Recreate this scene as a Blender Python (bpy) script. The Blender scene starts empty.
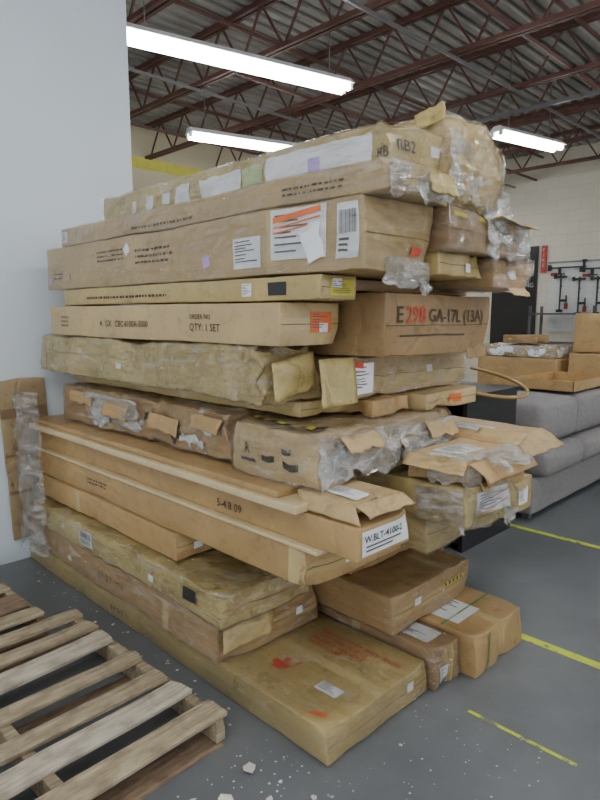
import bpy, bmesh, math, random
from mathutils import Vector, noise, Matrix
random.seed(11)
S = bpy.context.scene
COL = S.collection

# ------------------------------------------------------------ materials
def newmat(name):
    m = bpy.data.materials.new(name); m.use_nodes = True
    nt = m.node_tree
    return m, nt, nt.nodes['Principled BSDF']

def simple(name, rgb, rough=.6, metal=0.0, var=.12, scale=8, bump=.0, bscale=60, coord='Object'):
    m, nt, p = newmat(name)
    tc = nt.nodes.new('ShaderNodeTexCoord')
    n = nt.nodes.new('ShaderNodeTexNoise'); n.inputs['Scale'].default_value = scale; n.inputs['Detail'].default_value = 5
    nt.links.new(tc.outputs[coord], n.inputs['Vector'])
    r = nt.nodes.new('ShaderNodeValToRGB')
    r.color_ramp.elements[0].position = .3; r.color_ramp.elements[1].position = .7
    r.color_ramp.elements[0].color = (*[c*(1-var) for c in rgb], 1)
    r.color_ramp.elements[1].color = (*[min(1, c*(1+var)) for c in rgb], 1)
    nt.links.new(n.outputs['Fac'], r.inputs['Fac'])
    nt.links.new(r.outputs['Color'], p.inputs['Base Color'])
    p.inputs['Roughness'].default_value = rough; p.inputs['Metallic'].default_value = metal
    if bump > 0:
        n2 = nt.nodes.new('ShaderNodeTexNoise'); n2.inputs['Scale'].default_value = bscale; n2.inputs['Detail'].default_value = 4
        nt.links.new(tc.outputs[coord], n2.inputs['Vector'])
        b = nt.nodes.new('ShaderNodeBump'); b.inputs['Strength'].default_value = bump; b.inputs['Distance'].default_value = .01
        nt.links.new(n2.outputs['Fac'], b.inputs['Height']); nt.links.new(b.outputs['Normal'], p.inputs['Normal'])
    return m

def cardmat(name, rgb, worn=.5, gloss=0.0):
    m, nt, p = newmat(name)
    N = nt.nodes; L = nt.links
    tc = N.new('ShaderNodeTexCoord')
    n1 = N.new('ShaderNodeTexNoise'); n1.inputs['Scale'].default_value = 3.2; n1.inputs['Detail'].default_value = 6
    n2 = N.new('ShaderNodeTexNoise'); n2.inputs['Scale'].default_value = 14; n2.inputs['Detail'].default_value = 8; n2.inputs['Roughness'].default_value = .7
    mp = N.new('ShaderNodeMapping'); mp.inputs['Scale'].default_value = (1, 6, 14)
    n3 = N.new('ShaderNodeTexNoise'); n3.inputs['Scale'].default_value = 6; n3.inputs['Detail'].default_value = 6
    L.new(tc.outputs['Object'], n1.inputs['Vector']); L.new(tc.outputs['Object'], n2.inputs['Vector'])
    L.new(tc.outputs['Object'], mp.inputs['Vector']); L.new(mp.outputs['Vector'], n3.inputs['Vector'])
    r1 = N.new('ShaderNodeValToRGB'); e = r1.color_ramp.elements
    e[0].position = .32; e[1].position = .68
    e[0].color = (*[c*(1-.35*worn) for c in rgb], 1); e[1].color = (*[min(1, c*(1+.22*worn)) for c in rgb], 1)
    L.new(n1.outputs['Fac'], r1.inputs['Fac'])
    r2 = N.new('ShaderNodeValToRGB'); e = r2.color_ramp.elements
    e[0].position = .32; e[0].color = (.45, .38, .30, 1); e[1].position = .46; e[1].color = (1, 1, 1, 1)
    L.new(n2.outputs['Fac'], r2.inputs['Fac'])
    mx = N.new('ShaderNodeMix'); mx.data_type = 'RGBA'; mx.blend_type = 'MULTIPLY'; mx.inputs['Factor'].default_value = worn
    L.new(r1.outputs['Color'], mx.inputs['A']); L.new(r2.outputs['Color'], mx.inputs['B'])
    r3 = N.new('ShaderNodeValToRGB'); e = r3.color_ramp.elements
    e[0].position = .62; e[0].color = (0, 0, 0, 1); e[1].position = .72; e[1].color = (.5*worn,)*3+(1,)
    L.new(n3.outputs['Fac'], r3.inputs['Fac'])
    mx2 = N.new('ShaderNodeMix'); mx2.data_type = 'RGBA'
    L.new(r3.outputs['Color'], mx2.inputs['Factor']); L.new(mx.outputs['Result'], mx2.inputs['A'])
    mx2.inputs['B'].default_value = (min(1, rgb[0]*1.3), min(1, rgb[1]*1.36), min(1, rgb[2]*1.5), 1)
    n4 = N.new('ShaderNodeTexVoronoi'); n4.feature = 'DISTANCE_TO_EDGE'; n4.inputs['Scale'].default_value = 3.0
    wp = N.new('ShaderNodeMixRGB'); wp.blend_type = 'ADD'; wp.inputs['Fac'].default_value = .3
    L.new(tc.outputs['Object'], wp.inputs['Color1']); L.new(n1.outputs['Color'], wp.inputs['Color2']); L.new(wp.outputs['Color'], n4.inputs['Vector'])
    mr = N.new('ShaderNodeMapRange'); mr.inputs['From Max'].default_value = .010; mr.inputs['To Min'].default_value = .28*worn; mr.inputs['To Max'].default_value = 0
    L.new(n4.outputs['Distance'], mr.inputs['Value'])
    mx3 = N.new('ShaderNodeMix'); mx3.data_type = 'RGBA'; L.new(mr.outputs['Result'], mx3.inputs['Factor']); L.new(mx2.outputs['Result'], mx3.inputs['A'])
    mx3.inputs['B'].default_value = (min(1, rgb[0]*1.6), min(1, rgb[1]*1.75), min(1, rgb[2]*2.2), 1)
    L.new(mx3.outputs['Result'], p.inputs['Base Color'])
    mr2 = N.new('ShaderNodeMapRange'); mr2.inputs['From Max'].default_value = .08; L.new(n4.outputs['Distance'], mr2.inputs['Value'])
    rr = N.new('ShaderNodeMapRange'); rr.inputs['From Min'].default_value = .35; rr.inputs['From Max'].default_value = .65
    rr.inputs['To Min'].default_value = .36-gloss*.22; rr.inputs['To Max'].default_value = .62-gloss*.45
    L.new(n1.outputs['Fac'], rr.inputs['Value']); L.new(rr.outputs['Result'], p.inputs['Roughness'])
    b0 = N.new('ShaderNodeBump'); b0.inputs['Strength'].default_value = .4*worn; b0.inputs['Distance'].default_value = .014
    L.new(mr2.outputs['Result'], b0.inputs['Height'])
    b = N.new('ShaderNodeBump'); b.inputs['Strength'].default_value = .28; b.inputs['Distance'].default_value = .011
    L.new(n2.outputs['Fac'], b.inputs['Height']); L.new(b0.outputs['Normal'], b.inputs['Normal']); L.new(b.outputs['Normal'], p.inputs['Normal'])
    return m

def filmmat(name, lo=.5, amt=.35, base=.05, gl=.06, tint=(.80, .78, .70)):
    m, nt, p = newmat(name); N = nt.nodes; L = nt.links
    N.remove(p); out = N['Material Output']
    tc = N.new('ShaderNodeTexCoord'); mp = N.new('ShaderNodeMapping'); mp.inputs['Scale'].default_value = (1.8, 3.5, 8)
    mp.inputs['Rotation'].default_value = (.15, .35, .2)
    n = N.new('ShaderNodeTexNoise'); n.inputs['Scale'].default_value = 3.5; n.inputs['Detail'].default_value = 6; n.inputs['Distortion'].default_value = .6
    L.new(tc.outputs['Object'], mp.inputs['Vector']); L.new(mp.outputs['Vector'], n.inputs['Vector'])
    r = N.new('ShaderNodeValToRGB'); e = r.color_ramp.elements
    e[0].position = lo; e[0].color = (base,)*3+(1,); e[1].position = lo+.22; e[1].color = (amt,)*3+(1,)
    L.new(n.outputs['Fac'], r.inputs['Fac'])
    b = N.new('ShaderNodeBump'); b.inputs['Strength'].default_value = 1; b.inputs['Distance'].default_value = .12
    L.new(n.outputs['Fac'], b.inputs['Height'])
    t = N.new('ShaderNodeBsdfTransparent'); d = N.new('ShaderNodeBsdfDiffuse'); d.inputs['Color'].default_value = (*tint, 1)
    g = N.new('ShaderNodeBsdfGlossy'); g.inputs['Roughness'].default_value = .09; g.inputs['Color'].default_value = (1, 1, 1, 1)
    L.new(b.outputs['Normal'], g.inputs['Normal'])
    ms = N.new('ShaderNodeMixShader')
    L.new(r.outputs['Color'], ms.inputs['Fac']); L.new(t.outputs[0], ms.inputs[1]); L.new(d.outputs[0], ms.inputs[2])
    lw = N.new('ShaderNodeLayerWeight'); lw.inputs['Blend'].default_value = .2; L.new(b.outputs['Normal'], lw.inputs['Normal'])
    mm = N.new('ShaderNodeMath'); mm.operation = 'MULTIPLY_ADD'; mm.inputs[1].default_value = .45; mm.inputs[2].default_value = gl; L.new(lw.outputs['Fresnel'], mm.inputs[0])
    m2 = N.new('ShaderNodeMixShader'); L.new(mm.outputs[0], m2.inputs['Fac']); L.new(ms.outputs[0], m2.inputs[1]); L.new(g.outputs[0], m2.inputs[2])
    L.new(m2.outputs[0], out.inputs['Surface'])
    return m

KRAFT = cardmat('kraft', (.43, .275, .115), .5)
KRAFT2 = cardmat('kraft_dark', (.32, .20, .085), .6)
OLIVE = cardmat('olive_kraft', (.45, .34, .135), .5, .4)
YEL = cardmat('yellow_kraft', (.52, .405, .155), .75, .6)
TAN = cardmat('tan_kraft', (.51, .37, .18), .45, .1)
PALE = cardmat('pale_kraft', (.64, .51, .29), .3)
GREYC = cardmat('grey_kraft', (.34, .25, .13), .8)
TORN = cardmat('torn_kraft', (.48, .335, .155), .7)
WHITE = simple('label_white', (.78, .79, .80), .4, var=.05)
FOAM = simple('white_foam', (.74, .76, .78), .6, var=.08, bump=.3)
INK = simple('ink_brown', (.07, .045, .025), .7)
BLK = simple('ink_black', (.02, .02, .02), .6)
RED = simple('ink_red', (.55, .06, .03), .6)
ORG = simple('orange_label', (.70, .16, .04), .5)
YLAB = simple('yellow_label', (.62, .52, .04), .5)
PURP = simple('purple_sticker', (.5, .38, .7), .5)
TAPE = simple('packing_tape', (.48, .35, .15), .12, var=.08)
TAPEC = simple('clear_tape', (.55, .43, .21), .07, var=.1)
SEAM = simple('seam_shadow', (.08, .045, .02), .9)
FILM = filmmat('stretch_film', .56, .16, .0, .05)
FILM2 = filmmat('stretch_film_heavy', .55, .38, .005, .085)
FILM3 = filmmat('stretch_film_bunched', .45, .45, .04, .12, (.82, .81, .76))

# ------------------------------------------------------------ helpers
def link(o, parent=None):
    COL.objects.link(o)
    if parent is not None: o.parent = parent
    return o

def meshobj(name, verts, faces, mat, parent=None, smooth=False):
    me = bpy.data.meshes.new(name); me.from_pydata(verts, [], faces); me.update()
    if smooth:
        for p in me.polygons: p.use_smooth = True
    me.materials.append(mat)
    return link(bpy.data.objects.new(name, me), parent)

def coords(L, r, cell):
    n = max(1, int(round((L-2*r)/cell)))
    return [0, r*.4] + [r + (L-2*r)*i/n for i in range(n+1)] + [L-r*.4, L]

def ridged(p):
    v = noise.noise(p); return (1-abs(v)*2)**3 if abs(v) < .5 else 0
rs = random.Random(5)
class Carton:
    def __init__(s, name, x0, x1, y0, y1, z0, z1, mat, amp=.006, r=.006, crush=(), yaw=0, tilt=0, seed=None, cell=.05, sag=0, gap=.003, bulge=0, roll=0, hf=.35, wear=1, fold=0):
        s.L = Vector((x1-x0-2*gap, y1-y0-2*gap, z1-z0-gap)); s.amp = amp*.8; s.r = r; s.seed = seed if seed is not None else random.uniform(0, 100)
        s.sag = sag; s.bulge = bulge; s.cell = cell; s.hf = min(hf, .4); s.fold = fold*.4
        s.crush = [(Vector((c[0]*s.L.x, c[1]*s.L.y, c[2]*s.L.z)), c[3], c[4]) for c in crush]
        if wear and name == 'cardboard_box':
            for k in range(6):
                s.crush.append((Vector((random.uniform(.15, 1)*s.L.x, 0, random.choice((0, 1))*s.L.z)), random.uniform(.05, .12), random.uniform(.006, .018)*wear))
            for k in range(4):
                s.crush.append((Vector((s.L.x, random.uniform(0, 1)*s.L.y, random.choice((0, 1))*s.L.z)), random.uniform(.05, .13), random.uniform(.010, .026)*wear))
        s.o = s.build(name, mat, 0)
        s.o.location = (x0+gap, y0+gap, z0)
        s.o.rotation_euler = (math.radians(roll), math.radians(tilt), math.radians(yaw))
        if name == 'cardboard_box' and s.L.x > 1 and wear and y0 < 5:
            if rs.random() < .6: s.rects('sticker', 'F', [(rs.uniform(.3, .95)*s.L.x-.08, s.L.z*rs.uniform(.2, .5), .045, .03)], WHITE, .003)
            if rs.random() < .7: s.rects('sticker', 'R', [(rs.uniform(.1, .8)*s.L.y, s.L.z*rs.uniform(.2, .5), .05, .035)], WHITE, .004)
            if rs.random() < .6: s.rects('tape_band', 'F', [(rs.uniform(.3, .9)*s.L.x, 0, .05, s.L.z)], TAPEC, .0015)
            if rs.random() < .6: s.rects('tape_band', 'T', [(s.L.x-.25, rs.uniform(.1, .7)*s.L.y, .25, .05)], TAPEC, .0015)
    def disp(s, p):
        L = s.L; r = s.r
        c = Vector([min(max(p[i], r), L[i]-r) for i in range(3)])
        d = p-c
        if d.length > 1e-7: q = c+d.normalized()*max(r, 0)
        else: q = p.copy()
        off = Vector((s.seed, s.seed*.7, 3.1))
        q += noise.noise_vector(p*2.6+off)*s.amp + noise.noise_vector(p*11+off)*s.amp*s.hf
        if s.bulge:
            ctr = L/2
            k = [1-min(1, abs((p[i]-ctr[i])/(ctr[i]+1e-6)))**2 for i in range(3)]
            for i in range(3):
                j, l = (i+1) % 3, (i+2) % 3
                sgn = (p[i]-ctr[i])/ctr[i]
                q[i] += sgn**3*s.bulge*k[j]*k[l]
        if s.fold:
            f = ridged(p*4.2+off)*s.fold + ridged(p*8.7+off*1.7)*s.fold*.5
            cc = L/2; n = Vector([((p[i]-cc[i])/cc[i])**5 for i in range(3)])
            if n.length > 1e-6: q -= n.normalized()*f
        for cc, R, st in s.crush:
            dd = (p-cc).length
            if dd < R:
                w = (1-dd/R)**1.3
                q += (L/2-cc).normalized()*st*w + noise.noise_vector(p*16+off)*st*.6*w + noise.noise_vector(p*38+off)*st*.25*w
        if s.sag:
            t = p.x/L.x; q.z -= s.sag*(t**3)
        return q
    def build(s, name, mat, off, extra=0):
        L = s.L
        X, Y, Z = [coords(L[i], s.r, s.cell) for i in range(3)]
        idx = {}; V = []; F = []
        def vid(i, j, k):
            key = (i, j, k)
            if key not in idx:
                p = Vector((X[i], Y[j], Z[k]))
                q = s.disp(p)
                if off:
                    n = Vector([(-1 if a == 0 else (1 if a == m else 0)) for a, m in ((i, len(X)-1), (j, len(Y)-1), (k, len(Z)-1))]).normalized()
                    q += n*(off+extra*abs(noise.noise(p*13+Vector((s.seed, 5, 5)))))
                idx[key] = len(V); V.append(q)
            return idx[key]
        nx, ny, nz = len(X)-1, len(Y)-1, len(Z)-1
        for i in range(nx):
            for k in range(nz):
                F.append((vid(i, 0, k), vid(i+1, 0, k), vid(i+1, 0, k+1), vid(i, 0, k+1)))
                F.append((vid(i, ny, k), vid(i, ny, k+1), vid(i+1, ny, k+1), vid(i+1, ny, k)))
            for j in range(ny):
                F.append((vid(i, j, 0), vid(i, j+1, 0), vid(i+1, j+1, 0), vid(i+1, j, 0)))
                F.append((vid(i, j, nz), vid(i+1, j, nz), vid(i+1, j+1, nz), vid(i, j+1, nz)))
        for j in range(ny):
            for k in range(nz):
                F.append((vid(0, j, k), vid(0, j, k+1), vid(0, j+1, k+1), vid(0, j+1, k)))
                F.append((vid(nx, j, k), vid(nx, j+1, k), vid(nx, j+1, k+1), vid(nx, j, k+1)))
        return meshobj(name, V, F, mat, None, True)
    def surf(s, face, u, v, off):
        L = s.L
        if face == 'F': p = Vector((u, 0, v)); n = Vector((0, -1, 0))
        elif face == 'R': p = Vector((L.x, u, v)); n = Vector((1, 0, 0))
        else: p = Vector((u, v, L.z)); n = Vector((0, 0, 1))
        return s.disp(p)+n*off
    def fl(s, face):
        L = s.L
        return {'F': (L.x, L.z), 'R': (L.y, L.z), 'T': (L.x, L.y)}[face]
    def rects(s, name, face, lst, mat, off=.002, rot=0, ragged=0):
        V = []; F = []
        W, H = s.fl(face)
        for (u, v, w, h) in lst:
            if u < 0: u += W
            if v < 0: v += H
            nu = max(1, int(w/.018)); nv = max(1, int(h/.018))
            b = len(V); cu, cv = u+w/2, v+h/2; ca, sa = math.cos(rot), math.sin(rot)
            for j in range(nv+1):
                for i in range(nu+1):
                    a = u+w*i/nu-cu; c = v+h*j/nv-cv
                    if ragged:
                        k = noise.noise_vector(Vector((a*22+s.seed, c*22, u*7)))
                        if i in (0, nu) or j in (0, nv): a += k.x*ragged; c += k.y*ragged
                    a, c = a*ca-c*sa+cu, a*sa+c*ca+cv
                    a = min(max(a, 0), W); c = min(max(c, 0), H)
                    V.append(s.surf(face, a, c, off))
            for j in range(nv):
                for i in range(nu):
                    q = b+j*(nu+1)+i
                    F.append((q, q+1, q+nu+2, q+nu+1))
        return meshobj(name, V, F, mat, s.o, True)
    def label(s, face, u, v, w, h, mat=None, kind='text', rot=0, ink=None, off=.003):
        W, H = s.fl(face)
        if u < 0: u += W
        if v < 0: v += H
        s.rects('label', face, [(u, v, w, h)], mat or WHITE, off, rot)
        L = []
        if kind == 'text':
            y = v+h*.86
            while y > v+h*.12:
                L.append((u+w*.08, y, w*random.uniform(.3, .8), h*.03+.001)); y -= h*random.uniform(.09, .16)
        elif kind == 'bar':
            x = u+w*.1
            while x < u+w*.88:
                b = w*random.uniform(.012, .035); L.append((x, v+h*.45, b, h*.42)); x += b+w*random.uniform(.015, .04)
            for q in (.12, .22, .32): L.append((u+w*.1, v+h*q, w*random.uniform(.4, .8), h*.045))
        if L and rot == 0: s.rects('label_print', face, L, ink or GREYI, off+.0015, rot)
    def text(s, face, u, v, txt, size, mat=INK, off=.003, rot=0):
        W, H = s.fl(face)
        if u < 0: u += W
        cu = bpy.data.curves.new('t', 'FONT'); cu.body = txt; cu.size = size; cu.resolution_u = 2; cu.offset = size*.008
        ob = bpy.data.objects.new('t', cu); COL.objects.link(ob)
        bpy.context.view_layer.update()
        me = bpy.data.meshes.new_from_object(ob.evaluated_get(bpy.context.evaluated_depsgraph_get()))
        bpy.data.objects.remove(ob)
        ca, sa = math.cos(rot), math.sin(rot)
        for vt in me.vertices:
            x, y = vt.co.x, vt.co.y
            x, y = x*ca-y*sa, x*sa+y*ca
            vt.co = s.surf(face, min(max(u+x, 0), W), min(max(v+y, 0), H), off)
        me.materials.clear(); me.materials.append(mat)
        link(bpy.data.objects.new('printed_text', me), s.o)
    def tape(s, face, u, v, w, h, mat=None): s.rects('tape', face, [(u, v, w, h)], mat or TAPE, .0015)
    def endseam(s, vertical=False, tape=True):
        W, H = s.fl('R')
        if tape: s.rects('tape_end', 'R', [(0, H*.5-.025, W, .05)] if not vertical else [(W*.5-.025, 0, .05, H)], TAPE, .0012)
        s.rects('seam', 'R', [(0.004, H*.5-.0012, W-.008, .0025)] if not vertical else [(W*.5-.0012, .004, .0025, H-.008)], SEAM, .0022)
    def film(s, mat=None, off=.005, extra=.012):
        o = s.build('plastic_wrap', mat or FILM, off, extra); o.parent = s.o
    def scribble(s, face, u, v, w, h, n=4, mat=INK):
        L = []
        for i in range(n):
            x = u
            while x < u+w:
                b = random.uniform(.006, .03); L.append((x, v+h*i/n, b, h/n*.4)); x += b+random.uniform(.005, .014)
        s.rects('print', face, L, mat, .002)
    def flap(s, p0, p1, out, mat=None, curl=.03, torn=.012, n=10, thick=.004, wav=.010, name='torn_flap'):
        p0, p1, out = Vector(p0), Vector(p1), Vector(out)
        nn = (p1-p0).cross(out).normalized()
        V = []; F = []; sd = random.uniform(0, 50)
        for side in (0, 1):
            for j in range(n+1):
                for i in range(n+1):
                    a, b = i/n, j/n
                    q = p0.lerp(p1, a)+out*b*(1+torn*6*noise.noise(Vector((a*5+sd, 0, 0))))
                    q += nn*(curl*b*b+noise.noise(Vector((a*4+sd, b*4, 1)))*wav*b+side*thick)
                    V.append(q)
        m = (n+1)**2
        for j in range(n):
            for i in range(n):
                q = j*(n+1)+i
                F.append((q, q+n+1, q+n+2, q+1)); F.append((m+q, m+q+1, m+q+n+2, m+q+n+1))
        for i in range(n):
            q = n*(n+1)+i; F.append((q, m+q, m+q+1, q+1)); F.append((i, i+1, m+i+1, m+i))
            q = i*(n+1); F.append((q, m+q, m+q+n+1, q+n+1)); q += n; F.append((q, q+n+1, m+q+n+1, m+q))
        meshobj(name, V, F, mat or TORN, s.o, True)
    def rag(s, p0, p1, out, mat=None, wav=.03):
        s.flap(p0, p1, out, mat or FILM3, curl=.02, torn=.06, n=16, thick=.001, wav=wav, name='loose_film')
    def endrips(s, k=3, mat=None):
        L = s.L
        for i in range(k):
            w = random.uniform(.06, .18); y = random.uniform(0, max(.01, L.y-w)); z = random.choice((L.z*.97, L.z*.97, L.z*.08))
            s.flap((L.x-.004, y, z), (L.x-.002, y+w, z+random.uniform(-.01, .01)), (random.uniform(.02, .05), random.uniform(-.02, .02), random.uniform(-.05, .005)), mat or TORN, .006, .03)
GREYI = simple('ink_grey', (.10, .10, .10), .6)

def box(name, lo, hi, mat, parent=None):
    x0, y0, z0 = lo; x1, y1, z1 = hi
    V = [(x0, y0, z0), (x1, y0, z0), (x1, y1, z0), (x0, y1, z0), (x0, y0, z1), (x1, y0, z1), (x1, y1, z1), (x0, y1, z1)]
    F = [(0, 3, 2, 1), (4, 5, 6, 7), (0, 1, 5, 4), (1, 2, 6, 5), (2, 3, 7, 6), (3, 0, 4, 7)]
    return meshobj(name, V, F, mat, parent)

def beam(V, F, p, q, w, h=None):
    h = h or w; p, q = Vector(p), Vector(q); d = (q-p).normalized()
    up = Vector((0, 0, 1)) if abs(d.z) < .95 else Vector((1, 0, 0))
    s = d.cross(up).normalized()*w/2; t = s.cross(d).normalized()*h/2
    b = len(V)
    for c in (p, q):
        for a, e in ((-1, -1), (1, -1), (1, 1), (-1, 1)): V.append(c+s*a+t*e)
    F += [(b, b+1, b+2, b+3), (b+7, b+6, b+5, b+4)] + [(b+i, b+4+i, b+4+(i+1) % 4, b+(i+1) % 4) for i in range(4)]

# ------------------------------------------------------------ room shell
def floor_mat():
    m, nt, p = newmat('floor_concrete'); N = nt.nodes; L = nt.links
    tc = N.new('ShaderNodeTexCoord')
    n1 = N.new('ShaderNodeTexNoise'); n1.inputs['Scale'].default_value = 1.3; n1.inputs['Detail'].default_value = 8; n1.inputs['Roughness'].default_value = .65
    n2 = N.new('ShaderNodeTexNoise'); n2.inputs['Scale'].default_value = 40; n2.inputs['Detail'].default_value = 6
    v = N.new('ShaderNodeTexVoronoi'); v.inputs['Scale'].default_value = 22
    for n in (n1, n2, v): L.new(tc.outputs['Object'], n.inputs['Vector'])
    r = N.new('ShaderNodeValToRGB'); e = r.color_ramp.elements
    e[0].position = .3; e[0].color = (.085, .092, .098, 1); e[1].position = .75; e[1].color = (.18, .19, .195, 1)
    L.new(n1.outputs['Fac'], r.inputs['Fac'])
    r2 = N.new('ShaderNodeValToRGB'); e = r2.color_ramp.elements
    e[0].position = .035; e[0].color = (2, 2, 2, 1); e[1].position = .06; e[1].color = (1, 1, 1, 1)
    L.new(v.outputs['Distance'], r2.inputs['Fac'])
    mx = N.new('ShaderNodeMix'); mx.data_type = 'RGBA'; mx.blend_type = 'MULTIPLY'; mx.inputs['Factor'].default_value = .6
    L.new(r.outputs['Color'], mx.inputs['A']); L.new(r2.outputs['Color'], mx.inputs['B'])
    L.new(mx.outputs['Result'], p.inputs['Base Color'])
    rr = N.new('ShaderNodeMapRange'); rr.inputs['To Min'].default_value = .25; rr.inputs['To Max'].default_value = .6
    L.new(n1.outputs['Fac'], rr.inputs['Value']); L.new(rr.outputs['Result'], p.inputs['Roughness'])
    b = N.new('ShaderNodeBump'); b.inputs['Strength'].default_value = .15; b.inputs['Distance'].default_value = .01
    L.new(n2.outputs['Fac'], b.inputs['Height']); L.new(b.outputs['Normal'], p.inputs['Normal'])
    return m
ZC = 4.45
box('floor', (-8.7, -4, -.1), (5, 11.2, 0), floor_mat())
WALLW = simple('painted_wall_white', (.66, .73, .79), .6, var=.03, scale=1.5, bump=.1)
def block_mat():
    m, nt, p = newmat('painted_block'); N = nt.nodes; L = nt.links
    tc = N.new('ShaderNodeTexCoord'); mp = N.new('ShaderNodeMapping'); mp.inputs['Rotation'].default_value = (math.radians(90), 0, 0)
    br = N.new('ShaderNodeTexBrick'); br.inputs['Scale'].default_value = 1; br.inputs['Brick Width'].default_value = .4; br.inputs['Row Height'].default_value = .2
    br.inputs['Mortar Size'].default_value = .006
    br.inputs['Color1'].default_value = (.66, .62, .51, 1); br.inputs['Color2'].default_value = (.69, .65, .54, 1); br.inputs['Mortar'].default_value = (.58, .55, .46, 1)
    L.new(tc.outputs['Object'], mp.inputs['Vector']); L.new(mp.outputs['Vector'], br.inputs['Vector']); L.new(br.outputs['Color'], p.inputs['Base Color'])
    p.inputs['Roughness'].default_value = .7
    return m
BLOCK = block_mat()
CREAM = simple('painted_wall_cream', (.70, .62, .42), .65, var=.05, scale=1.2, bump=.1)
box('wall_left', (-4.15, -4, 0), (-4.0, 2.32, ZC), WALLW)
box('wall_far_left', (-8.7, -4, 0), (-8.5, 11.2, ZC), CREAM)
box('wall_back', (-8.5, 11, 0), (5, 11.2, ZC), BLOCK)
YP = simple('yellow_paint', (.68, .64, .10), .6, var=.1)
box('trim_yellow_stripe', (-8.5, 4.2, 3.80), (-8.49, 6.9, 3.96), YP)
def line_mat():
    m, nt, p = newmat('worn_yellow_line'); N = nt.nodes; L = nt.links
    tc = N.new('ShaderNodeTexCoord'); n = N.new('ShaderNodeTexNoise'); n.inputs['Scale'].default_value = 16; n.inputs['Detail'].default_value = 8
    L.new(tc.outputs['Object'], n.inputs['Vector'])
    r = N.new('ShaderNodeValToRGB'); e = r.color_ramp.elements
    e[0].position = .36; e[0].color = (.2, .21, .12, 1); e[1].position = .44; e[1].color = (.58, .68, .03, 1)
    L.new(n.outputs['Fac'], r.inputs['Fac']); L.new(r.outputs['Color'], p.inputs['Base Color']); p.inputs['Roughness'].default_value = .5
    return m
LM = line_mat()
box('floor_line', (-1.35, 2.78, 0), (4, 2.83, .002), LM)
box('floor_line', (-2.6, 4.29, 0), (4, 4.335, .002), LM)
box('floor_line', (-1.12, 2.085, 0), (-.69, 2.10, .002), LM)

DECK = simple('galvanised_deck', (.30, .285, .26), .5, var=.3, scale=1.5)
V = []; F = []; x = -8.7; k = 0
prof = [(0, 0), (.055, 0), (.075, .05), (.13, .05), (.15, 0)]
pts = []
while x < 5:
    for a, b in prof[:-1]: pts.append((x+a, ZC+b))
    x += .15
for (a, b) in pts: V += [(a, -4, b), (a, 11.2, b)]
for i in range(len(pts)-1): F.append((2*i, 2*i+1, 2*i+3, 2*i+2))
ceil = meshobj('ceiling', V, F, DECK)
sm = ceil.modifiers.new('s', 'SOLIDIFY'); sm.thickness = .01; sm.offset = 1
STEEL = simple('red_oxide_steel', (.12, .052, .040), .55, var=.25, scale=4)
y = -2.0
while y < 11:
    V = []; F = []
    zt, zb = ZC-.03, ZC-.48
    for dy in (-.028, .028):
        beam(V, F, (-8.5, y+dy, zt), (5, y+dy, zt), .035, .05)
        beam(V, F, (-8.5, y+dy, zb), (5, y+dy, zb), .035, .04)
    xx = -8.4; up = False
    while xx < 4.8:
        beam(V, F, (xx, y, zt if up else zb), (xx+.3, y, zb if up else zt), .018); xx += .3; up = not up
    meshobj('roof_joist', V, F, STEEL)
    y += 1.2
V = []; F = []
for xx in (-7.2, -5.0, -2.6, -.2, 2.2):
    beam(V, F, (xx, -3.9, ZC-.46), (xx, 11, ZC-.46), .03)
    beam(V, F, (xx+.1, -3.9, ZC-.09), (xx+.1, 11, ZC-.09), .03)
meshobj('joist_bridging', V, F, STEEL)
GREYM = simple('conduit_grey', (.22, .22, .22), .4, .6)
V = []; F = []
for xx, zz in ((-5.6, ZC-.53), (-3.3, ZC-.53)):
    beam(V, F, (xx, -3.9, zz), (xx+.2, 11, zz), .025)
beam(V, F, (-8.4, 6.9, ZC-.56), (4.9, 6.9, ZC-.56), .04)
meshobj('ceiling_conduit', V, F, GREYM)

# ------------------------------------------------------------ fluorescent lights
em, nt, p = newmat('fluorescent_glow')
p.inputs['Base Color'].default_value = (1, 1, 1, 1); p.inputs['Emission Color'].default_value = (.95, .98, 1, 1); p.inputs['Emission Strength'].default_value = 42
ENAM = simple('white_enamel', (.8, .8, .8), .3, var=.02)
def fixture(a, b, z):
    a, b = Vector((*a, z)), Vector((*b, z)); d = (b-a); Ln = d.length; ang = math.atan2(d.y, d.x)
    e = bpy.data.objects.new('fluorescent_light', None); link(e); e.location = a; e.rotation_euler = (0, 0, ang)
    V = [(0, -.11, 0), (Ln, -.11, 0), (Ln, -.04, .06), (0, -.04, .06), (0, .11, 0), (Ln, .11, 0), (Ln, .04, .06), (0, .04, .06)]
    F = [(0, 1, 2, 3), (7, 6, 5, 4), (3, 2, 6, 7), (0, 3, 7, 4), (1, 5, 6, 2), (0, 4, 5, 1)]
    meshobj('housing', V, F, ENAM, e)
    for s in (-.055, .055):
        V = []; F = []; n = 12; R = .026
        for i, xx in enumerate((.03, Ln-.03)):
            for k in range(n): V.append((xx, s+R*math.cos(k/n*6.283), -.03+R*math.sin(k/n*6.283)))
        for k in range(n): F.append((k, (k+1) % n, n+(k+1) % n, n+k))
        F.append(tuple(range(n))[::-1]); F.append(tuple(range(n, 2*n)))
        meshobj('tube', V, F, em, e)
        for xx in (0, Ln-.03): box('tube_socket', (xx, s-.02, -.045), (xx+.03, s+.02, .0), ENAM, e)
    V = []; F = []
    for xx in (.2, Ln-.2): beam(V, F, (xx, 0, .06), (xx, 0, ZC-z), .008)
    meshobj('hanger_rods', V, F, GREYM, e)
fixture((-4.2, 2.36), (-3.73, 4.33), 3.6)
fixture((-5.89, 4.13), (-5.47, 5.55), 3.6)
fixture((-3.44, 6.5), (-3.2, 7.6), 3.6)
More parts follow.
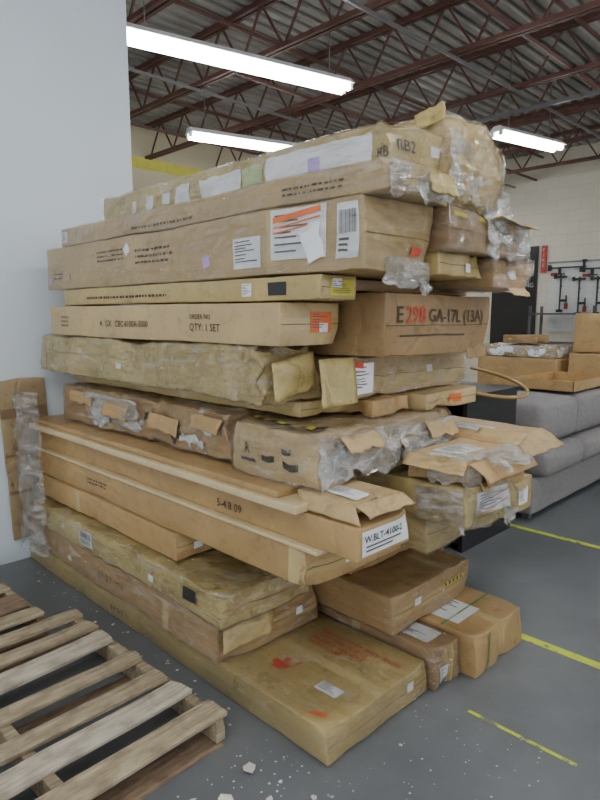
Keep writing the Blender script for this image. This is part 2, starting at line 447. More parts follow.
for a, b in (((-1.6, -1.9), (-1.3, .1)), ((.5, -1.6), (.8, .4)), ((-.7, 1.6), (-.4, 3.6)), ((1.8, 3.0), (2.1, 5.0)), ((-.6, 5.6), (-.3, 7.6)), ((-6.3, 8.2), (-6, 10))):  # added fill lights, out of view, built as the same fixture
    fixture(a, b, 3.75)

# ------------------------------------------------------------ the stack of cartons
CB = 'cardboard_box'
c = Carton(CB, -3.99, -1.31, 1.45, 2.085, 0, .135, OLIVE, .004, crush=[(1, 0, 1, .12, .015), (1, 1, 1, .1, .012), (.55, 0, 1, .25, .02)], wear=.5)
c.endseam(); c.text('T', 2.18, .50, "DO NOT CUT WITH KNIFE\nKEEP THIS SIDE UP\nFRAGILE  HANDLE\nWITH CARE", .036, RED)
c.text('T', 2.28, .20, "!", .08, RED); c.rects('red_icon', 'T', [(2.19, .17, .09, .03), (2.21, .15, .05, .02), (2.22, .21, .03, .03)], RED)
c.label('T', 2.45, .16, .11, .06, WHITE, 'text'); c.label('R', .48, .06, .04, .04, WHITE, 'none')
c.rects('sticker', 'T', [(2.55, .035, .06, .03)], ORG, .003, .4, .012)
c.tape('T', 0, .29, c.L.x, .055, TAPEC); c.text('F', 1.1, .04, "E P O T", .04); c.film(FILM, .005, .003)
c = Carton(CB, -2.4, -1.27, 2.095, 2.285, 0, .185, KRAFT2, .007, crush=[(1, 0, 1, .12, .03)], cell=.03)
c.endseam(True); c.label('T', .75, .04, .3, .12, WHITE, 'text'); c.label('R', .03, .03, .06, .07, WHITE, 'text')
c.rects('band', 'R', [(.12, 0, .012, .18)], YLAB); c.film(FILM2, .005, .01)
GS = simple('green_strap', (.12, .25, .08), .5)
c = Carton(CB, -2.5, -1.2, 2.30, 2.75, 0, .195, KRAFT, .005, crush=[(1, 1, 1, .12, .02), (1, 0, 1, .1, .02)], wear=.6)
c.endseam(True); c.label('T', .90, .06, .26, .20, WHITE, 'text'); c.rects('strap', 'T', [(1.1, 0, .012, .44)], GS, .003); c.rects('strap', 'R', [(.1, 0, .012, .19)], GS, .003)
c = Carton(CB, -3.88, -1.9, 1.43, 2.03, .14, .31, KRAFT, .008, crush=[(1, 0, .5, .2, .03), (1, 1, 1, .15, .02), (.7, 0, 1, .3, .025)], fold=.006)
c.endseam(); c.text('F', .9, .06, "E P O T   17-6", .045); c.film(FILM2, .004, .006)
c.flap((1.97, .02, .15), (1.97, .30, .16), (.035, -.02, -.09), OLIVE, .01, .03)
c = Carton(CB, -2.9, -1.47, 2.05, 2.70, .195, .37, KRAFT, .006, crush=[(1, 0, 1, .15, .02), (1, 1, 0, .15, .02)], wear=.5)
c.endseam(); c.rects('hazard', 'R', [(.40, .10, .2, .02)], YLAB); c.rects('hazard_dashes', 'R', [(.41+i*.035, .102, .014, .016) for i in range(5)], BLK, .004)
c.film(FILM, .005, .004)
c = Carton(CB, -3.8, -1.86, 1.42, 1.95, .315, .45, YEL, .012, crush=[(1, 0, 1, .25, .045), (1, 1, 1, .2, .03), (.8, 0, 1, .2, .03), (.6, 0, 1, .2, .025)], fold=.012, cell=.035)
c.endseam(); c.label('F', .62, .03, .17, .09, WHITE, 'bar'); c.film(FILM2, .006, .010); c.label('F', -.28, .05, .1, .06, BLK, 'none', off=.010); c.label('T', 1.7, .1, .1, .1, TAPE, 'text')
c = Carton(CB, -3.9, -2.32, 1.5, 1.80, .455, .59, KRAFT, .006, crush=[(1, 1, 1, .1, .02)], wear=.6); c.endseam()
Carton(CB, -3.9, -2.1, 1.83, 2.45, .455, .585, KRAFT2, .005)
Carton(CB, -2.9, -1.75, 2.1, 2.7, .375, .585, KRAFT2, .005)
c = Carton(CB, -2.9, -1.95, 2.80, 3.25, 0, .56, KRAFT2, .006); c.endseam()
c = Carton(CB, -2.7, -1.36, 2.79, 3.15, .565, .75, OLIVE, .006, crush=[(1, 0, 0, .1, .02)]); c.endseam(); c.label('R', .2, .04, .1, .09, WHITE, 'text')
# long carton
c = Carton(CB, -3.94, -1.47, 1.515, 2.10, .592, .74, KRAFT, .005, crush=[(1, 0, 0, .14, .03), (1, 0, 1, .1, .015), (.35, 0, 0, .2, .01)], wear=.5)
c.endseam(); c.scribble('F', .7, .06, .2, .04, 2); c.tape('F', 2.36, 0, .1, .145, TAPEC)
Carton('flat_board_pack', -3.94, -1.42, 1.505, 1.80, .741, .757, PALE, .002, r=.003, gap=.0005)
c = Carton(CB, -2.6, -1.35, 2.12, 2.75, .592, .755, OLIVE, .010, crush=[(1, 0, 1, .15, .04), (1, .6, 0, .15, .03)], fold=.008, cell=.035); c.endseam(); c.film(FILM2, .005, .01); c.endrips(1, OLIVE)
c = Carton(CB, -3.94, -1.25, 1.53, 1.84, .758, .88, KRAFT, .004, crush=[(1, 1, 1, .1, .02), (.4, 0, 0, .2, .015)], wear=0)
c.label('R', .02, .015, .27, .09, WHITE, 'none'); c.text('R', .032, .062, "W.BLT-4100-2", .036, BLK, off=.005)
c.rects('label_print', 'R', [(.04, .045, .2, .006), (.04, .03, .15, .006)], GREYI, .005); c.text('F', 1.9, .03, "5-4.8 09", .05)
Carton(CB, -3.94, -1.7, 1.85, 2.07, .758, .925, KRAFT2, .005)
c = Carton(CB, -2.3, -1.15, 2.08, 2.52, .758, .92, YEL, .010, crush=[(1, 0, 1, .15, .03), (1, 1, 1, .15, .04), (1, .5, 0, .15, .03)], fold=.012, cell=.03)
c.label('R', .08, .02, .28, .11, WHITE, 'text'); c.film(FILM2, .006, .010)
c.rects('red_marker', 'R', [(.09, .09, .24, .005)], RED, .017, .22); c.rects('red_marker', 'R', [(.12, .04, .2, .004)], RED, .017, .3)
c.rag((1.14, .30, .05), (1.13, .43, .06), (.03, .01, -.10)); c.rag((.9, -.004, .14), (1.12, -.004, .15), (.02, -.02, -.14))
c = Carton(CB, -2.3, -1.3, 2.54, 2.95, .758, .92, KRAFT, .010, crush=[(1, 1, 1, .15, .03)], fold=.008); c.endseam(); c.endrips(2)
Carton('flat_board_pack', -3.94, -1.50, 1.475, 1.80, .882, .915, PALE, .003, r=.004, gap=.001)
Carton('flat_board_pack', -3.94, -1.62, 1.50, 1.80, .917, .945, KRAFT, .003, r=.004, gap=.001)
c = Carton(CB, -1.58, -1.27, 1.56, 1.83, .918, .95, TORN, .006, r=.006, crush=[(1, 0, 1, .12, .02)], cell=.03)
c.label('T', .08, .05, .17, .1, WHITE, 'text'); c.text('R', .08, .005, "DN09", .03, BLK)
c.flap((.0, 0, .03), (.28, 0, .03), (.05, -.03, -.055), curl=.005); c.flap((.28, .0, .03), (.29, .25, .03), (.06, .02, -.03), curl=.005)
# big crushed, wrapped carton
FB = [(.12, 0, 1, .3, .05), (.35, 0, 1, .25, .04), (.5, 0, .5, .2, .03), (.62, 0, 0, .25, .03), (.62, 0, 1, .25, .06), (.9, 0, 1, .3, .04), (1, 0, .5, .2, .04)]
c = Carton(CB, -3.7, -2.02, 1.60, 2.40, .965, 1.18, KRAFT, .014, crush=FB, hf=.6, fold=.014, cell=.03)
c.rects('exposed_foam', 'F', [(.40, .02, .13, .15)], FOAM, .006, .2, .07); c.rects('exposed_foam', 'F', [(1.30, .02, .20, .06)], FOAM, .006, -.2, .05)
c.rects('exposed_foam', 'F', [(1.46, .10, .10, .06)], FOAM, .006, -.3, .05); c.rects('torn_hole', 'F', [(.52, .04, .07, .1), (1.2, .05, .1, .06), (.9, .09, .09, .05)], SEAM, .005, .3, .05)
c.film(FILM2, .008, .014)
for (u, w, z, d) in ((.12, .28, .19, .06), (.56, .26, .185, .10), (1.02, .26, .15, .07), (1.40, .22, .19, .06)):
    c.flap((u, -.004, z), (u+w, -.004, z-.01), (random.uniform(-.03, .05), -.03, -d), KRAFT, .01, .04)
c.rag((.3, -.01, .2), (.9, -.01, .19), (.05, -.02, -.16))
c.label('T', 1.2, .12, .2, .1, WHITE, 'text'); c.rects('dark_band', 'T', [(.9, .5, .7, .05)], BLK, .004)
c = Carton(CB, -2.0, -1.48, 1.575, 2.54, .95, 1.165, TAN, .014, crush=[(0, 0, 1, .15, .03), (1, 0, 1, .2, .03), (1, .3, 0, .25, .04), (1, .45, 1, .2, .04), (1, 1, 1, .25, .05), (1, .7, .3, .25, .04)], hf=.6, cell=.025, fold=.016)
c.text('F', .09, .09, "R", .06, BLK); c.rects('black_print', 'F', [(.07, .06, .1, .012), (.2, .08, .08, .02), (.33, .06, .09, .03), (.32, .12, .05, .025)], BLK, .003, 0, .012)
c.rects('exposed_foam', 'R', [(.02, .02, .15, .14)], FOAM, .006, .3, .07); c.rects('exposed_foam', 'R', [(.60, .03, .12, .07)], FOAM, .006, -.2, .06); c.rects('exposed_foam', 'R', [(.80, .03, .10, .10)], FOAM, .006, .1, .06)
c.rects('torn_hole', 'R', [(.18, .03, .09, .06), (.5, .03, .08, .05), (.72, .10, .08, .04)], SEAM, .005, .3, .05)
c.rects('pink_mark', 'R', [(.42, .08, .08, .025)], simple('pink', (.75, .35, .5), .5), .008, 0, .02)
c.film(FILM2, .010, .014)
c.flap((.5, .12, .2), (.5, .34, .2), (.06, .03, -.06), TORN, .01, .04); c.flap((.5, .7, .19), (.5, .93, .18), (.06, .0, -.07), TORN, .01, .04)
c.rag((.51, .0, .2), (.51, .5, .2), (.03, .0, -.18)); c.rag((.51, .5, .19), (.51, .95, .18), (.05, .0, -.15))
c.rects('hazard_band', 'T', [(.04, .05, .45, .04)], BLK, .012); c.rects('hazard_dash', 'T', [(.06+i*.08, .055, .04, .03) for i in range(5)], YLAB, .014)
c.label('T', .1, .5, .12, .2, WHITE, 'text'); c.tape('T', .25, 0, .07, .95, TAPEC)
Carton(CB, -3.7, -2.02, 2.42, 2.9, .95, 1.18, KRAFT2, .006)
Carton(CB, -3.9, -2.4, 2.1, 2.9, .592, .945, KRAFT2, .005)
# torn boxes on the right with flaps
c = Carton(CB, -1.95, -1.24, 2.56, 2.95, .925, 1.05, KRAFT, .012, crush=[(1, 0, 1, .15, .04), (1, 1, 0, .15, .03)], fold=.01, cell=.03); c.endseam()
c.flap((.70, 0, .12), (.70, .38, .12), (.12, .02, -.05), TORN, .02); c.label('T', .35, .08, .2, .12, WHITE, 'text'); c.endrips(1)
c.flap((.4, .0, .12), (.68, .0, .12), (.03, -.07, -.03), KRAFT, .02)
c = Carton(CB, -1.46, -1.16, 2.10, 2.54, .922, 1.03, TORN, .012, crush=[(1, 0, 1, .15, .05), (0, 0, 1, .1, .02), (1, .6, 0, .15, .04)], cell=.025, fold=.01)
c.flap((.29, 0, .10), (.29, .42, .10), (.09, .03, -.05), KRAFT, .02); c.flap((0, 0, .105), (.28, 0, .105), (.03, -.07, -.05), TORN, -.02)
c.flap((.05, .43, .105), (.28, .43, .105), (0, .10, .02), TAN, .02); c.flap((.28, .1, .08), (.28, .4, .08), (.05, .0, -.08), KRAFT2, .01, .03)
c.label('T', .06, .1, .14, .2, WHITE, 'text'); c.endrips(1); c.rag((.1, 0, .12), (.29, .1, .12), (.03, -.05, -.11)); c.rag((.25, .1, .12), (.25, .4, .12), (.14, .0, -.03))
# filler layer
c = Carton(CB, -3.8, -1.72, 1.72, 2.7, 1.185, 1.25, OLIVE, .006); c.endseam(False, False)
c = Carton(CB, -1.70, -1.50, 2.3, 2.75, 1.17, 1.25, TAN, .006); c.endseam(False, False); c.rects('s', 'R', [(.2, .02, .1, .04)], ORG)
c = Carton(CB, -1.78, -1.56, 2.0, 2.28, 1.17, 1.245, KRAFT, .008, cell=.03)
# yellow wrapped
c = Carton(CB, -3.92, -1.72, 1.56, 1.86, 1.252, 1.478, YEL, .012, crush=[(0, 0, 1, .25, .04), (1, 0, 1, .4, .08), (1, 1, 1, .2, .04), (1, 0, .3, .2, .03), (.3, 0, 1, .15, .02), (.55, 0, 1, .3, .03), (.75, 0, 0, .2, .02)], hf=.5, fold=.008, cell=.03)
c.tape('F', 1.93, 0, .1, .22, TAPEC); c.tape('F', .03, .02, .06, .2, TAPEC); c.tape('F', 1.2, 0, .06, .22, TAPEC)
c.tape('F', 0, .12, 2.1, .012, TAPE); c.film(FILM2, .006, .008)
c.flap((2.18, .02, .16), (2.18, .25, .2), (.05, -.02, -.14), YEL, .01, .03)
c = Carton(CB, -3.2, -1.6, 1.87, 2.8, 1.252, 1.425, TAN, .008, crush=[(1, 0, 1, .2, .03), (1, .3, 0, .2, .03), (1, .7, 1, .2, .03)], hf=.5, fold=.008, cell=.035)
c.endseam(False, False); c.tape('R', 0, .02, .9, .07, TAPEC); c.film(FILM2, .005, .008)
c.label('R', .03, .02, .13, .13, WHITE, 'text', off=.014); c.flap((1.59, -.16, .175), (1.59, .05, .175), (.05, -.02, -.18), YEL, .01); c.rects('s', 'R', [(.0, .13, .1, .02)], RED, .016)
# I
c = Carton(CB, -3.69, -1.655, 1.55, 1.885, 1.482, 1.65, TAN, .004, crush=[(1, 1, 0, .1, .02)], wear=.3)
c.endseam(); c.label('R', .16, .05, .12, .08, ORG, 'text'); c.scribble('F', .15, .05, .08, .07, 3)
c.text('F', .62, .06, "4   GX   CBC-6100A-5000", .045); c.text('F', 1.45, .05, "QTY: 1 SET", .045); c.text('F', 1.45, .1, "ORDER NO.", .03)
c = Carton(CB, -3.05, -1.455, 1.93, 2.77, 1.43, 1.69, KRAFT2, .006, crush=[(1, 1, 0, .15, .03), (1, 0, 0, .15, .03)], wear=0)
c.rects('seam', 'R', [(0.004, .125, .82, .0025)], SEAM, .0022); c.text('R', .07, .14, "E", .095, INK, .004); c.text('R', .14, .14, "298", .095, RED, .004); c.text('R', .30, .14, "GA-17L (13A)", .08, INK, .004)
c.rects('r', 'R', [(.1, .08, .5, .008)], INK); c.flap((1.58, .62, .03), (1.58, .8, .04), (.03, .0, -.06), KRAFT2, .01, .03)
# J
c = Carton(CB, -3.6, -1.49, 1.60, 1.80, 1.655, 1.748, OLIVE, .004, wear=.4); c.endseam(); c.label('R', .05, .015, .13, .06, YLAB, 'text')
c.label('F', -.28, .02, .10, .05, BLK, 'none'); c.label('F', -.44, .02, .06, .05, WHITE, 'text'); c.scribble('F', .3, .03, .8, .03, 1)
Carton(CB, -3.6, -1.6, 1.90, 2.8, 1.695, 1.745, KRAFT2, .004)
# K
c = Carton(CB, -3.82, -1.29, 1.60, 2.00, 1.752, 1.998, TAN, .006, crush=[(1, 1, 0, .2, .05), (1, 0, 1, .1, .01), (1, .6, 0, .15, .03), (.97, 0, 0, .12, .02), (.5, 0, 1, .3, .01)], wear=.4)
c.endseam(); c.label('F', 2.06, .05, .29, .185, WHITE, 'text', 0, GREYI); c.rects('orange_banner', 'F', [(2.075, .198, .25, .022)], ORG, .006, .10); c.scribble('F', 2.09, .202, .21, .02, 1, BLK)
c.rects('orange_line', 'F', [(2.075, .178, .25, .006), (2.075, .155, .18, .006)], ORG, .006, .10); c.rects('white_scrap', 'F', [(2.24, .04, .10, .12)], WHITE, .007, .3, .03)
c.label('F', 2.40, .04, .10, .185, WHITE, 'bar'); c.label('F', 1.83, .03, .17, .12, WHITE, 'text')
c.scribble('F', .65, .13, .28, .07, 3); c.scribble('F', 1.05, .10, .3, .09, 3); c.text('F', .3, .05, "3", .05); c.scribble('F', .1, .06, .1, .05, 2)
c.rects('purple', 'F', [(1.62, .05, .05, .05), (.03, .03, .04, .04)], PURP, .004, .2); c.rects('tri', 'F', [(.95, .15, .05, .05)], WHITE, .004, .7)
c.rects('red_tag', 'R', [(.28, .06, .07, .03)], RED, .008); c.tape('R', 0, .0, .39, .03, TAPE); c.film(FILM, .004, .003)
c.rag((2.515, .1, .06), (2.515, .38, .04), (.03, 0, -.10))
# L
c = Carton(CB, -3.6, -1.2, 1.60, 2.0, 2.0, 2.10, TAN, .008, crush=[(1, 0, 1, .15, .03), (1, 1, 0, .15, .03)], fold=.006, cell=.035, wear=.7); c.film(FILM2, .004, .006)
c.endseam(False, False); c.scribble('F', .8, .02, .5, .03, 1); c.label('F', .02, .02, .06, .06, WHITE, 'text'); c.scribble('F', 1.9, .03, .3, .04, 2)
c.rag((2.39, .0, .09), (2.39, .39, .09), (.02, .0, -.10)); c.flap((2.39, .22, .09), (2.39, .38, .09), (.03, .0, -.07), YEL, .01, .03)
# M
c = Carton(CB, -3.3, -1.28, 1.72, 2.12, 2.102, 2.25, YEL, .010, crush=[(1, 0, 1, .15, .03), (.3, 0, 1, .2, .03), (.1, 0, 1, .2, .02)], hf=.6, fold=.008, cell=.035)
c.rects('white_sheet', 'F', [(1.38, .0, .55, .12), (.92, .0, .3, .11), (.72, .02, .12, .09), (.30, .03, .05, .06), (.45, .02, .05, .08), (.58, .04, .08, .05)], WHITE, .004, 0, .012)
c.rects('green_sheet', 'F', [(1.23, .0, .12, .11)], simple('green_note', (.48, .58, .3), .5), .004, 0, .01); c.rects('pur', 'F', [(1.62, .03, .06, .05)], PURP, .006); c.film(FILM2, .006, .008)
c.text('R', .02, .05, "RB2", .06, BLK, .012); c.text('F', 1.95, .03, "RB", .05, BLK)
# wrapped bundle on top right
c = Carton(CB, -2.1, -1.24, 2.01, 2.53, 2.005, 2.34, cardmat('wrapped_brown', (.44, .31, .10), .9, .7), .022, r=.035, crush=[(1, 0, 1, .25, .04), (1, 1, 1, .3, .06), (1, 1, 0, .2, .05), (1, .4, .5, .25, .03), (.8, 0, 1, .2, .03)], hf=.6, cell=.025, bulge=.035, fold=.014)
c.tape('R', .1, 0, .05, .3, TAPEC); c.tape('R', 0, .14, .5, .04, TAPEC); c.film(FILM2, .006, .014); c.flap((.70, .0, .28), (.83, 0, .30), (-.01, .02, .06), YEL, .01, .03)
c.rag((.85, .0, .27), (.85, .3, .2), (.03, .0, -.20)); c.rag((.84, .25, .12), (.84, .5, .10), (.03, .02, -.14))
# under it
c = Carton(CB, -2.6, -1.23, 2.01, 2.72, 1.845, 2.0, KRAFT2, .012, crush=[(1, 1, 1, .2, .05), (1, .5, 1, .2, .04), (1, 0, 0, .1, .02)], fold=.012, cell=.03); c.endseam(False, False)
c.flap((1.33, .35, .15), (1.33, .66, .13), (.05, .02, .01), TORN, .01)
c.rects('hazard', 'R', [(.02, .12, .1, .015), (.22, .125, .1, .015)], YLAB, .006); c.film(FILM2, .005, .010); c.endrips(1, KRAFT); c.rag((1.35, .3, .14), (1.35, .68, .14), (.03, 0, -.14))
c = Carton(CB, -2.6, -1.29, 2.03, 2.40, 1.75, 1.842, OLIVE, .010, crush=[(1, 1, 1, .12, .03)], cell=.03, fold=.006); c.endseam(False, False)
c = Carton(CB, -2.6, -1.25, 2.42, 2.78, 1.71, 1.842, KRAFT, .012, crush=[(1, .5, 1, .15, .05), (1, 1, 0, .1, .03)], cell=.03, fold=.01); c.endseam(False, False); c.endrips(1); c.film(FILM2, .006, .01)
# ------------------------------------------------------------ cardboard sheet against the wall
c = Carton('cardboard_sheet', 0, .022, 0, .30, 0, 1.05, GREYC, .004, r=.004, crush=[(1, 0, 1, .12, .012), (1, 1, 1, .12, .012), (1, 0, .35, .15, .01)])
c.o.location = (-3.985, 1.35, 0.15); c.o.rotation_euler = (math.radians(2), 0, 0)
c.rects('tape', 'R', [(0, .80, .29, .06), (0, .55, .29, .015), (0, .3, .29, .02)], simple('dark_tape', (.2, .13, .07), .3), .003)
V = []; F = []
n = 40; m = 14
for j in range(n+1):
    for i in range(m+1):
        a, b = i/m, j/n
        xx = -3.95+a*.40; yy = 1.40-.05*math.sin(a*3)+.03*noise.noise(Vector((a*5, b*9, 0)))
        V.append((xx+.02*noise.noise(Vector((a*3, b*12, 4))), yy, .15+b*1.0))
for j in range(n):
    for i in range(m):
        q = j*(m+1)+i; F.append((q, q+1, q+m+2, q+m+1))
meshobj('loose_stretch_film', V, F, filmmat('loose_film', .48, .35, .05, .08, (.85, .87, .88)), None, True)

# ------------------------------------------------------------ pallets
def woodmat(name, a, b):
    m, nt, p = newmat(name); N = nt.nodes; L = nt.links
    tc = N.new('ShaderNodeTexCoord'); mp = N.new('ShaderNodeMapping'); mp.inputs['Scale'].default_value = (14, 1.5, 14)
    n = N.new('ShaderNodeTexNoise'); n.inputs['Scale'].default_value = 4; n.inputs['Detail'].default_value = 8; n.inputs['Roughness'].default_value = .65
    L.new(tc.outputs['Object'], mp.inputs['Vector']); L.new(mp.outputs['Vector'], n.inputs['Vector'])
    r = N.new('ShaderNodeValToRGB'); e = r.color_ramp.elements
    e[0].position = .3; e[0].color = (*a, 1); e[1].position = .7; e[1].color = (*b, 1)
    L.new(n.outputs['Fac'], r.inputs['Fac'])
    n5 = N.new('ShaderNodeTexNoise'); n5.inputs['Scale'].default_value = 7; n5.inputs['Detail'].default_value = 8
    L.new(tc.outputs['Object'], n5.inputs['Vector'])
    r5 = N.new('ShaderNodeValToRGB'); e = r5.color_ramp.elements; e[0].position = .38; e[0].color = (.45, .42, .40, 1); e[1].position = .55; e[1].color = (1, 1, 1, 1)
    L.new(n5.outputs['Fac'], r5.inputs['Fac'])
    mx = N.new('ShaderNodeMix'); mx.data_type = 'RGBA'; mx.blend_type = 'MULTIPLY'; mx.inputs['Factor'].default_value = .7
    L.new(r.outputs['Color'], mx.inputs['A']); L.new(r5.outputs['Color'], mx.inputs['B'])
    L.new(mx.outputs['Result'], p.inputs['Base Color']); p.inputs['Roughness'].default_value = .75
    bp = N.new('ShaderNodeBump'); bp.inputs['Strength'].default_value = .5; bp.inputs['Distance'].default_value = .012
    L.new(n.outputs['Fac'], bp.inputs['Height']); L.new(bp.outputs['Normal'], p.inputs['Normal'])
    return m
W1 = woodmat('weathered_pine', (.22, .165, .10), (.56, .46, .30)); W2 = woodmat('pale_pine', (.32, .275, .20), (.72, .64, .50)); W3 = woodmat('old_brown_board', (.14, .09, .055), (.33, .22, .13))
rp = random.Random(3)
def plank(name, lo, hi, mat, par, yaw=0):
    Lx, Ly, Lz = [hi[i]-lo[i] for i in range(3)]
    cr = [(rp.choice((0, 1)), rp.choice((0, 1, rp.random())), 1, .06, .01) for _ in range(3)]
    c = Carton(name, 0, Lx, 0, Ly, 0, Lz, mat, .005, r=.004, gap=0, cell=.04, crush=cr)
    c.o.parent = par; c.o.location = lo; c.o.rotation_euler = (0, 0, math.radians(yaw))
def pallet(x0, x1, y0, y1, slats, yaw=0, mats=(W1, W2)):
    e = bpy.data.objects.new('wooden_pallet', None); link(e); e.location = (x1, y1, 0); e.rotation_euler = (0, 0, math.radians(yaw))
    w, d = x1-x0, y1-y0
    for yy in (-.045, -d/2-.02, -d): plank('stringer', (-w, yy, .02), (0, yy+.042, .108), W1, e)
    for xx in (-w, -w/2-.05, -.1): plank('bottom_slat', (xx, -d, 0), (xx+.1, 0, .018), W3, e)
    for (sx, sw, mi, yw) in slats: plank('top_slat', (-w+sx, -d+random.uniform(-.015, .0), .109), (-w+sx+sw, random.uniform(-.02, .01), .129), mats[mi], e, yw)
pallet(-2.86, -1.67, .10, 1.28, [(0, .09, 0, 0), (.17, .085, 0, 0), (.35, .12, 1, 2.5), (.56, .085, 0, 0), (.74, .09, 0, -1), (.90, .11, 1, 1), (1.08, .11, 0, 0)], 2)
pallet(-3.92, -2.92, -.1, 1.12, [(0, .1, 0, 0), (.16, .1, 0, 0), (.32, .14, 2, 0), (.52, .1, 0, 1), (.68, .19, 2, 0), (.90, .1, 0, 0)], 2, (W1, W2, W3))

# ------------------------------------------------------------ floor debris
V = []; F = []
def scrap(x, y, s, k=5):
    a0 = random.uniform(0, 6.28); b = len(V)
    for q in range(k): V.append((x+s*math.cos(a0+q*6.28/k)*random.uniform(.5, 1.2), y+s*math.sin(a0+q*6.28/k)*random.uniform(.5, 1.2), .003+random.uniform(0, .4)*s))
    F.append(tuple(range(b, b+k)))
for i in range(240):
    x = random.uniform(-1.60, -.75); y = random.uniform(.8, 2.1)
    if x < -1.27 and y > 1.4: y = random.uniform(.9, 1.40)
    scrap(x, y, random.uniform(.0015, .006) if i > 9 else random.uniform(.009, .018), random.choice((4, 5)))
for i in range(60): scrap(random.uniform(-3.9, -1.7), random.uniform(1.31, 1.42), random.uniform(.002, .01))
for (x, y) in ((-1.45, 1.1), (-1.5, 1.25)): scrap(x, y, .028, 6)
meshobj('paper_debris', V, F, simple('paper_scrap', (.60, .57, .50), .8, var=.35, scale=3))

# ------------------------------------------------------------ background furniture
SOFA = simple('grey_fabric', (.225, .21, .205), .95, var=.1, scale=30, bump=.5, bscale=250)
SOFAD = simple('grey_fabric_dark', (.10, .095, .10), .95, var=.1, scale=30)
sofa = bpy.data.objects.new('grey_sofa', None); link(sofa)
def cush(name, x0, x1, y0, y1, z0, z1, mat, r=.05, par=sofa, bulge=.02):
    c = Carton(name, x0, x1, y0, y1, z0, z1, mat, .008, r=r, gap=.002, cell=.06, bulge=bulge, hf=.3); c.o.parent = par; return c
cush('base', -2.95, -1.92, 4.45, 6.75, .06, .36, SOFA, .03, bulge=.0)
for yy in (4.46, 5.22, 5.98): cush('seat_cushion', -2.8, -1.82, yy, yy+.74, .36, .58, SOFA, .07, bulge=.02)
for yy in (4.46, 5.22, 5.98): cush('back_cushion', -2.7, -1.90, yy, yy+.75, .60, .93, SOFA, .06, bulge=.02)
for xx in (-2.85, -2.05):
    for yy in (4.55, 6.55): box('foot', (xx, yy, 0), (xx+.06, yy+.06, .065), SOFAD, sofa)
BLACKW = simple('black_laminate', (.015, .015, .017), .35)
cab = bpy.data.objects.new('black_cabinet', None); link(cab)
box('side', (-2.75, 3.55, 0), (-2.72, 4.26, 1.05), BLACKW, cab); box('side', (-2.03, 3.55, 0), (-2.0, 4.26, 1.05), BLACKW, cab)
box('top', (-2.77, 3.53, 1.05), (-1.98, 4.28, 1.08), BLACKW, cab); box('back', (-2.72, 4.23, .02), (-2.03, 4.26, 1.05), BLACKW, cab)
for zz in (.05, .4, .72): box('shelf', (-2.72, 3.56, zz), (-2.03, 4.23, zz+.02), BLACKW, cab)
cu = bpy.data.curves.new('hoop', 'CURVE'); cu.dimensions = '3D'; cu.bevel_depth = .013; cu.bevel_resolution = 4
sp = cu.splines.new('POLY'); sp.points.add(28)
for i in range(29):
    a = math.radians(-75+i*7.2); sp.points[i].co = (-2.18+.36*math.cos(a), 3.95+.40*math.sin(a), 1.14-.09*math.cos(a), 1)
ho = bpy.data.objects.new('bentwood_chair_arm', cu); link(ho); cu.materials.append(simple('varnished_wood', (.33, .21, .06), .25))
tray = bpy.data.objects.new('cardboard_tray', None); link(tray)
def tr(n, lo, hi): box(n, lo, hi, KRAFT, tray)
tz = .95
tr('base', (-2.5, 5.2, tz), (-1.95, 6.1, tz+.006)); tr('wall', (-2.5, 5.2, tz), (-2.494, 6.1, tz+.09)); tr('wall', (-1.956, 5.2, tz), (-1.95, 6.1, tz+.09)); tr('wall', (-2.5, 5.2, tz), (-1.95, 5.206, tz+.09)); tr('wall', (-2.5, 6.094, tz), (-1.95, 6.1, tz+.09))
c = Carton(CB, -3.9, -2.75, 6.9, 7.7, 0, .75, KRAFT, .006); c = Carton(CB, -3.8, -2.8, 6.95, 7.6, .752, 1.10, KRAFT, .006); c.endseam(); c.label('R', .3, .05, .2, .2); c.rects('yellow_label', 'R', [(.05, .1, .15, .1)], YLAB)
c = Carton(CB, -3.75, -2.85, 6.95, 7.5, 1.102, 1.24, TAN, .02, r=.02, crush=[(.3, .2, 1, .4, .05), (.9, .1, 1, .3, .05)], hf=.9); c.film(FILM3)
c.rects('white_sheets', 'F', [(.1, .02, .3, .1), (.6, .03, .2, .08)], FOAM, .01, .1, .06); c.rects('white_sheets', 'T', [(.1, .1, .5, .3)], FOAM, .01, .2, .06); c.rects('white_sheets', 'R', [(.1, .02, .3, .1)], FOAM, .01, .1, .06)
c = Carton(CB, -3.5, -3.1, 7.0, 7.4, 1.26, 1.36, KRAFT2, .01, cell=.03); c.endseam()
c = Carton(CB, -2.7, -2.15, 7.0, 7.6, 0, 1.18, KRAFT, .006); c = Carton(CB, -2.68, -2.2, 7.05, 7.55, 1.182, 1.62, KRAFT, .006); c.endseam(True)
c = Carton(CB, -3.35, -2.8, 3.9, 4.4, 0, .9, KRAFT2, .006)
bn = bpy.data.objects.new('black_banner', None); link(bn)
box('cloth', (-5.75, 10.96, .0), (-4.88, 10.99, 2.83), BLACKW, bn)
LET = simple('lettering_white', (.5, .5, .5), .6)
def wtext(par, x, z, s, size, mat, y=10.955, al='CENTER'):
    cu = bpy.data.curves.new('lettering', 'FONT'); cu.body = s; cu.size = size; cu.align_x = al; cu.extrude = .001; cu.materials.append(mat)
    o = bpy.data.objects.new('lettering', cu); link(o, par); o.location = (x, y, z); o.rotation_euler = (math.radians(90), 0, 0)
wtext(bn, -4.93, 2.50, "WOMAN", .12, LET, al='RIGHT'); wtext(bn, -4.93, 2.30, "NEEDED", .12, LET, al='RIGHT'); wtext(bn, -4.93, 2.10, "FINISHING", .11, LET, al='RIGHT')
sg = bpy.data.objects.new('red_wall_sign', None); link(sg)
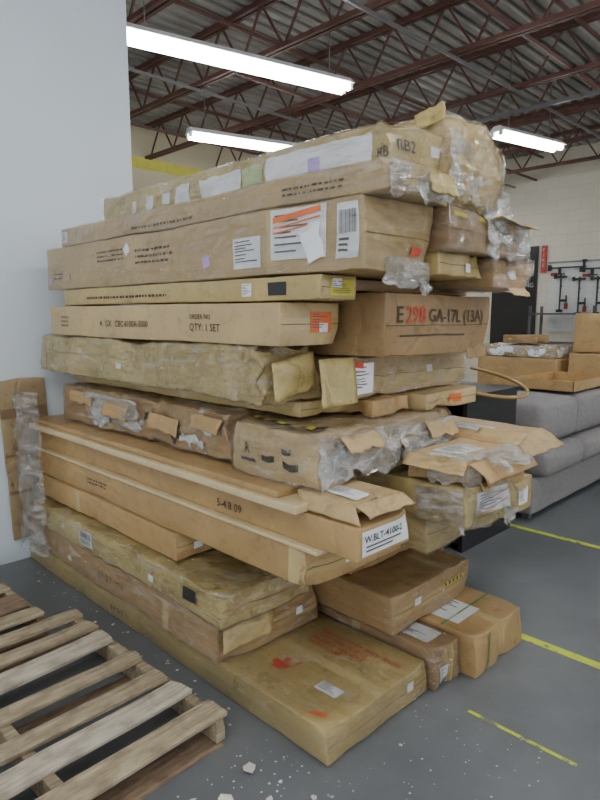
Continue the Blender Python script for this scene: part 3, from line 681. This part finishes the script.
box('panel', (-4.82, 10.96, 2.35), (-4.73, 10.999, 2.83), simple('sign_red', (.42, .04, .03), .4), sg); wtext(sg, -4.775, 2.72, "F\nI\nR\nE", .09, LET)
pg = bpy.data.objects.new('pegboard', None); link(pg)
PEG = simple('pegboard_white', (.66, .67, .65), .6, var=.03)
box('board', (-4.65, 10.95, 1.3), (-1.0, 10.999, 2.5), PEG, pg); box('top_rail', (-4.67, 10.93, 2.5), (-.98, 10.999, 2.53), GREYM, pg)
V = []; F = []
for i in range(36):
    for j in range(11): beam(V, F, (-4.6+i*.1, 10.948, 1.38+j*.1), (-4.6+i*.1, 10.9485, 1.38+j*.1), .012)
meshobj('peg_holes', V, F, simple('peg_hole', (.3, .3, .3)), pg)
REDP = simple('dark_red_plastic', (.22, .02, .02), .4)
def clamp(xx, z, horiz=False):
    t = bpy.data.objects.new('bar_clamp', None); link(t); t.location = (xx, 10.9, z)
    if horiz: t.rotation_euler = (0, math.radians(90), 0)
    V = []; F = []
    beam(V, F, (0, 0, -.35), (0, 0, .3), .022); beam(V, F, (-.10, 0, .26), (.10, 0, .26), .035)
    beam(V, F, (0, 0, -.15), (.12, 0, -.15), .04); beam(V, F, (.11, 0, -.22), (.11, 0, -.06), .02)
    beam(V, F, (0, 0, .1), (0, .049, .1), .02); beam(V, F, (-.05, 0, -.33), (.05, 0, -.33), .05)
    meshobj('clamp_body', V, F, BLACKW, t); box('handle', (.085, -.02, -.30), (.135, .02, -.2), REDP, t); box('pad', (-.12, -.02, .23), (-.08, .02, .30), BLACKW, t)
clamp(-4.42, 2.0); clamp(-4.1, 1.95); clamp(-4.3, 2.42, True); clamp(-3.75, 2.38, True); clamp(-3.8, 1.95)
tb = bpy.data.objects.new('dark_shelf_unit', None); link(tb)
for zz in (.1, .6, 1.1, 1.6): box('shelf', (-4.7, 10.3, zz), (-3.6, 10.8, zz+.03), SOFAD, tb)
for xx in (-4.7, -3.64):
    for yy in (10.3, 10.76): box('post', (xx, yy, 0), (xx+.04, yy+.04, 1.75), SOFAD, tb)

# ------------------------------------------------------------ world and camera
w = bpy.data.worlds.new('World'); S.world = w; w.use_nodes = True
w.node_tree.nodes['Background'].inputs['Color'].default_value = (.90, .95, 1, 1); w.node_tree.nodes['Background'].inputs['Strength'].default_value = 1.65
cam = bpy.data.cameras.new('Camera'); co = bpy.data.objects.new('Camera', cam); link(co); S.camera = co
co.location = (0, 0, 1.6)
pt = math.radians(8.0)
fw = Vector((-math.sin(math.radians(45))*math.cos(pt), math.cos(math.radians(45))*math.cos(pt), -math.sin(pt)))
co.rotation_euler = fw.to_track_quat('-Z', 'Y').to_euler()
cam.sensor_fit = 'VERTICAL'; cam.sensor_height = 36; cam.lens = 606/800*36
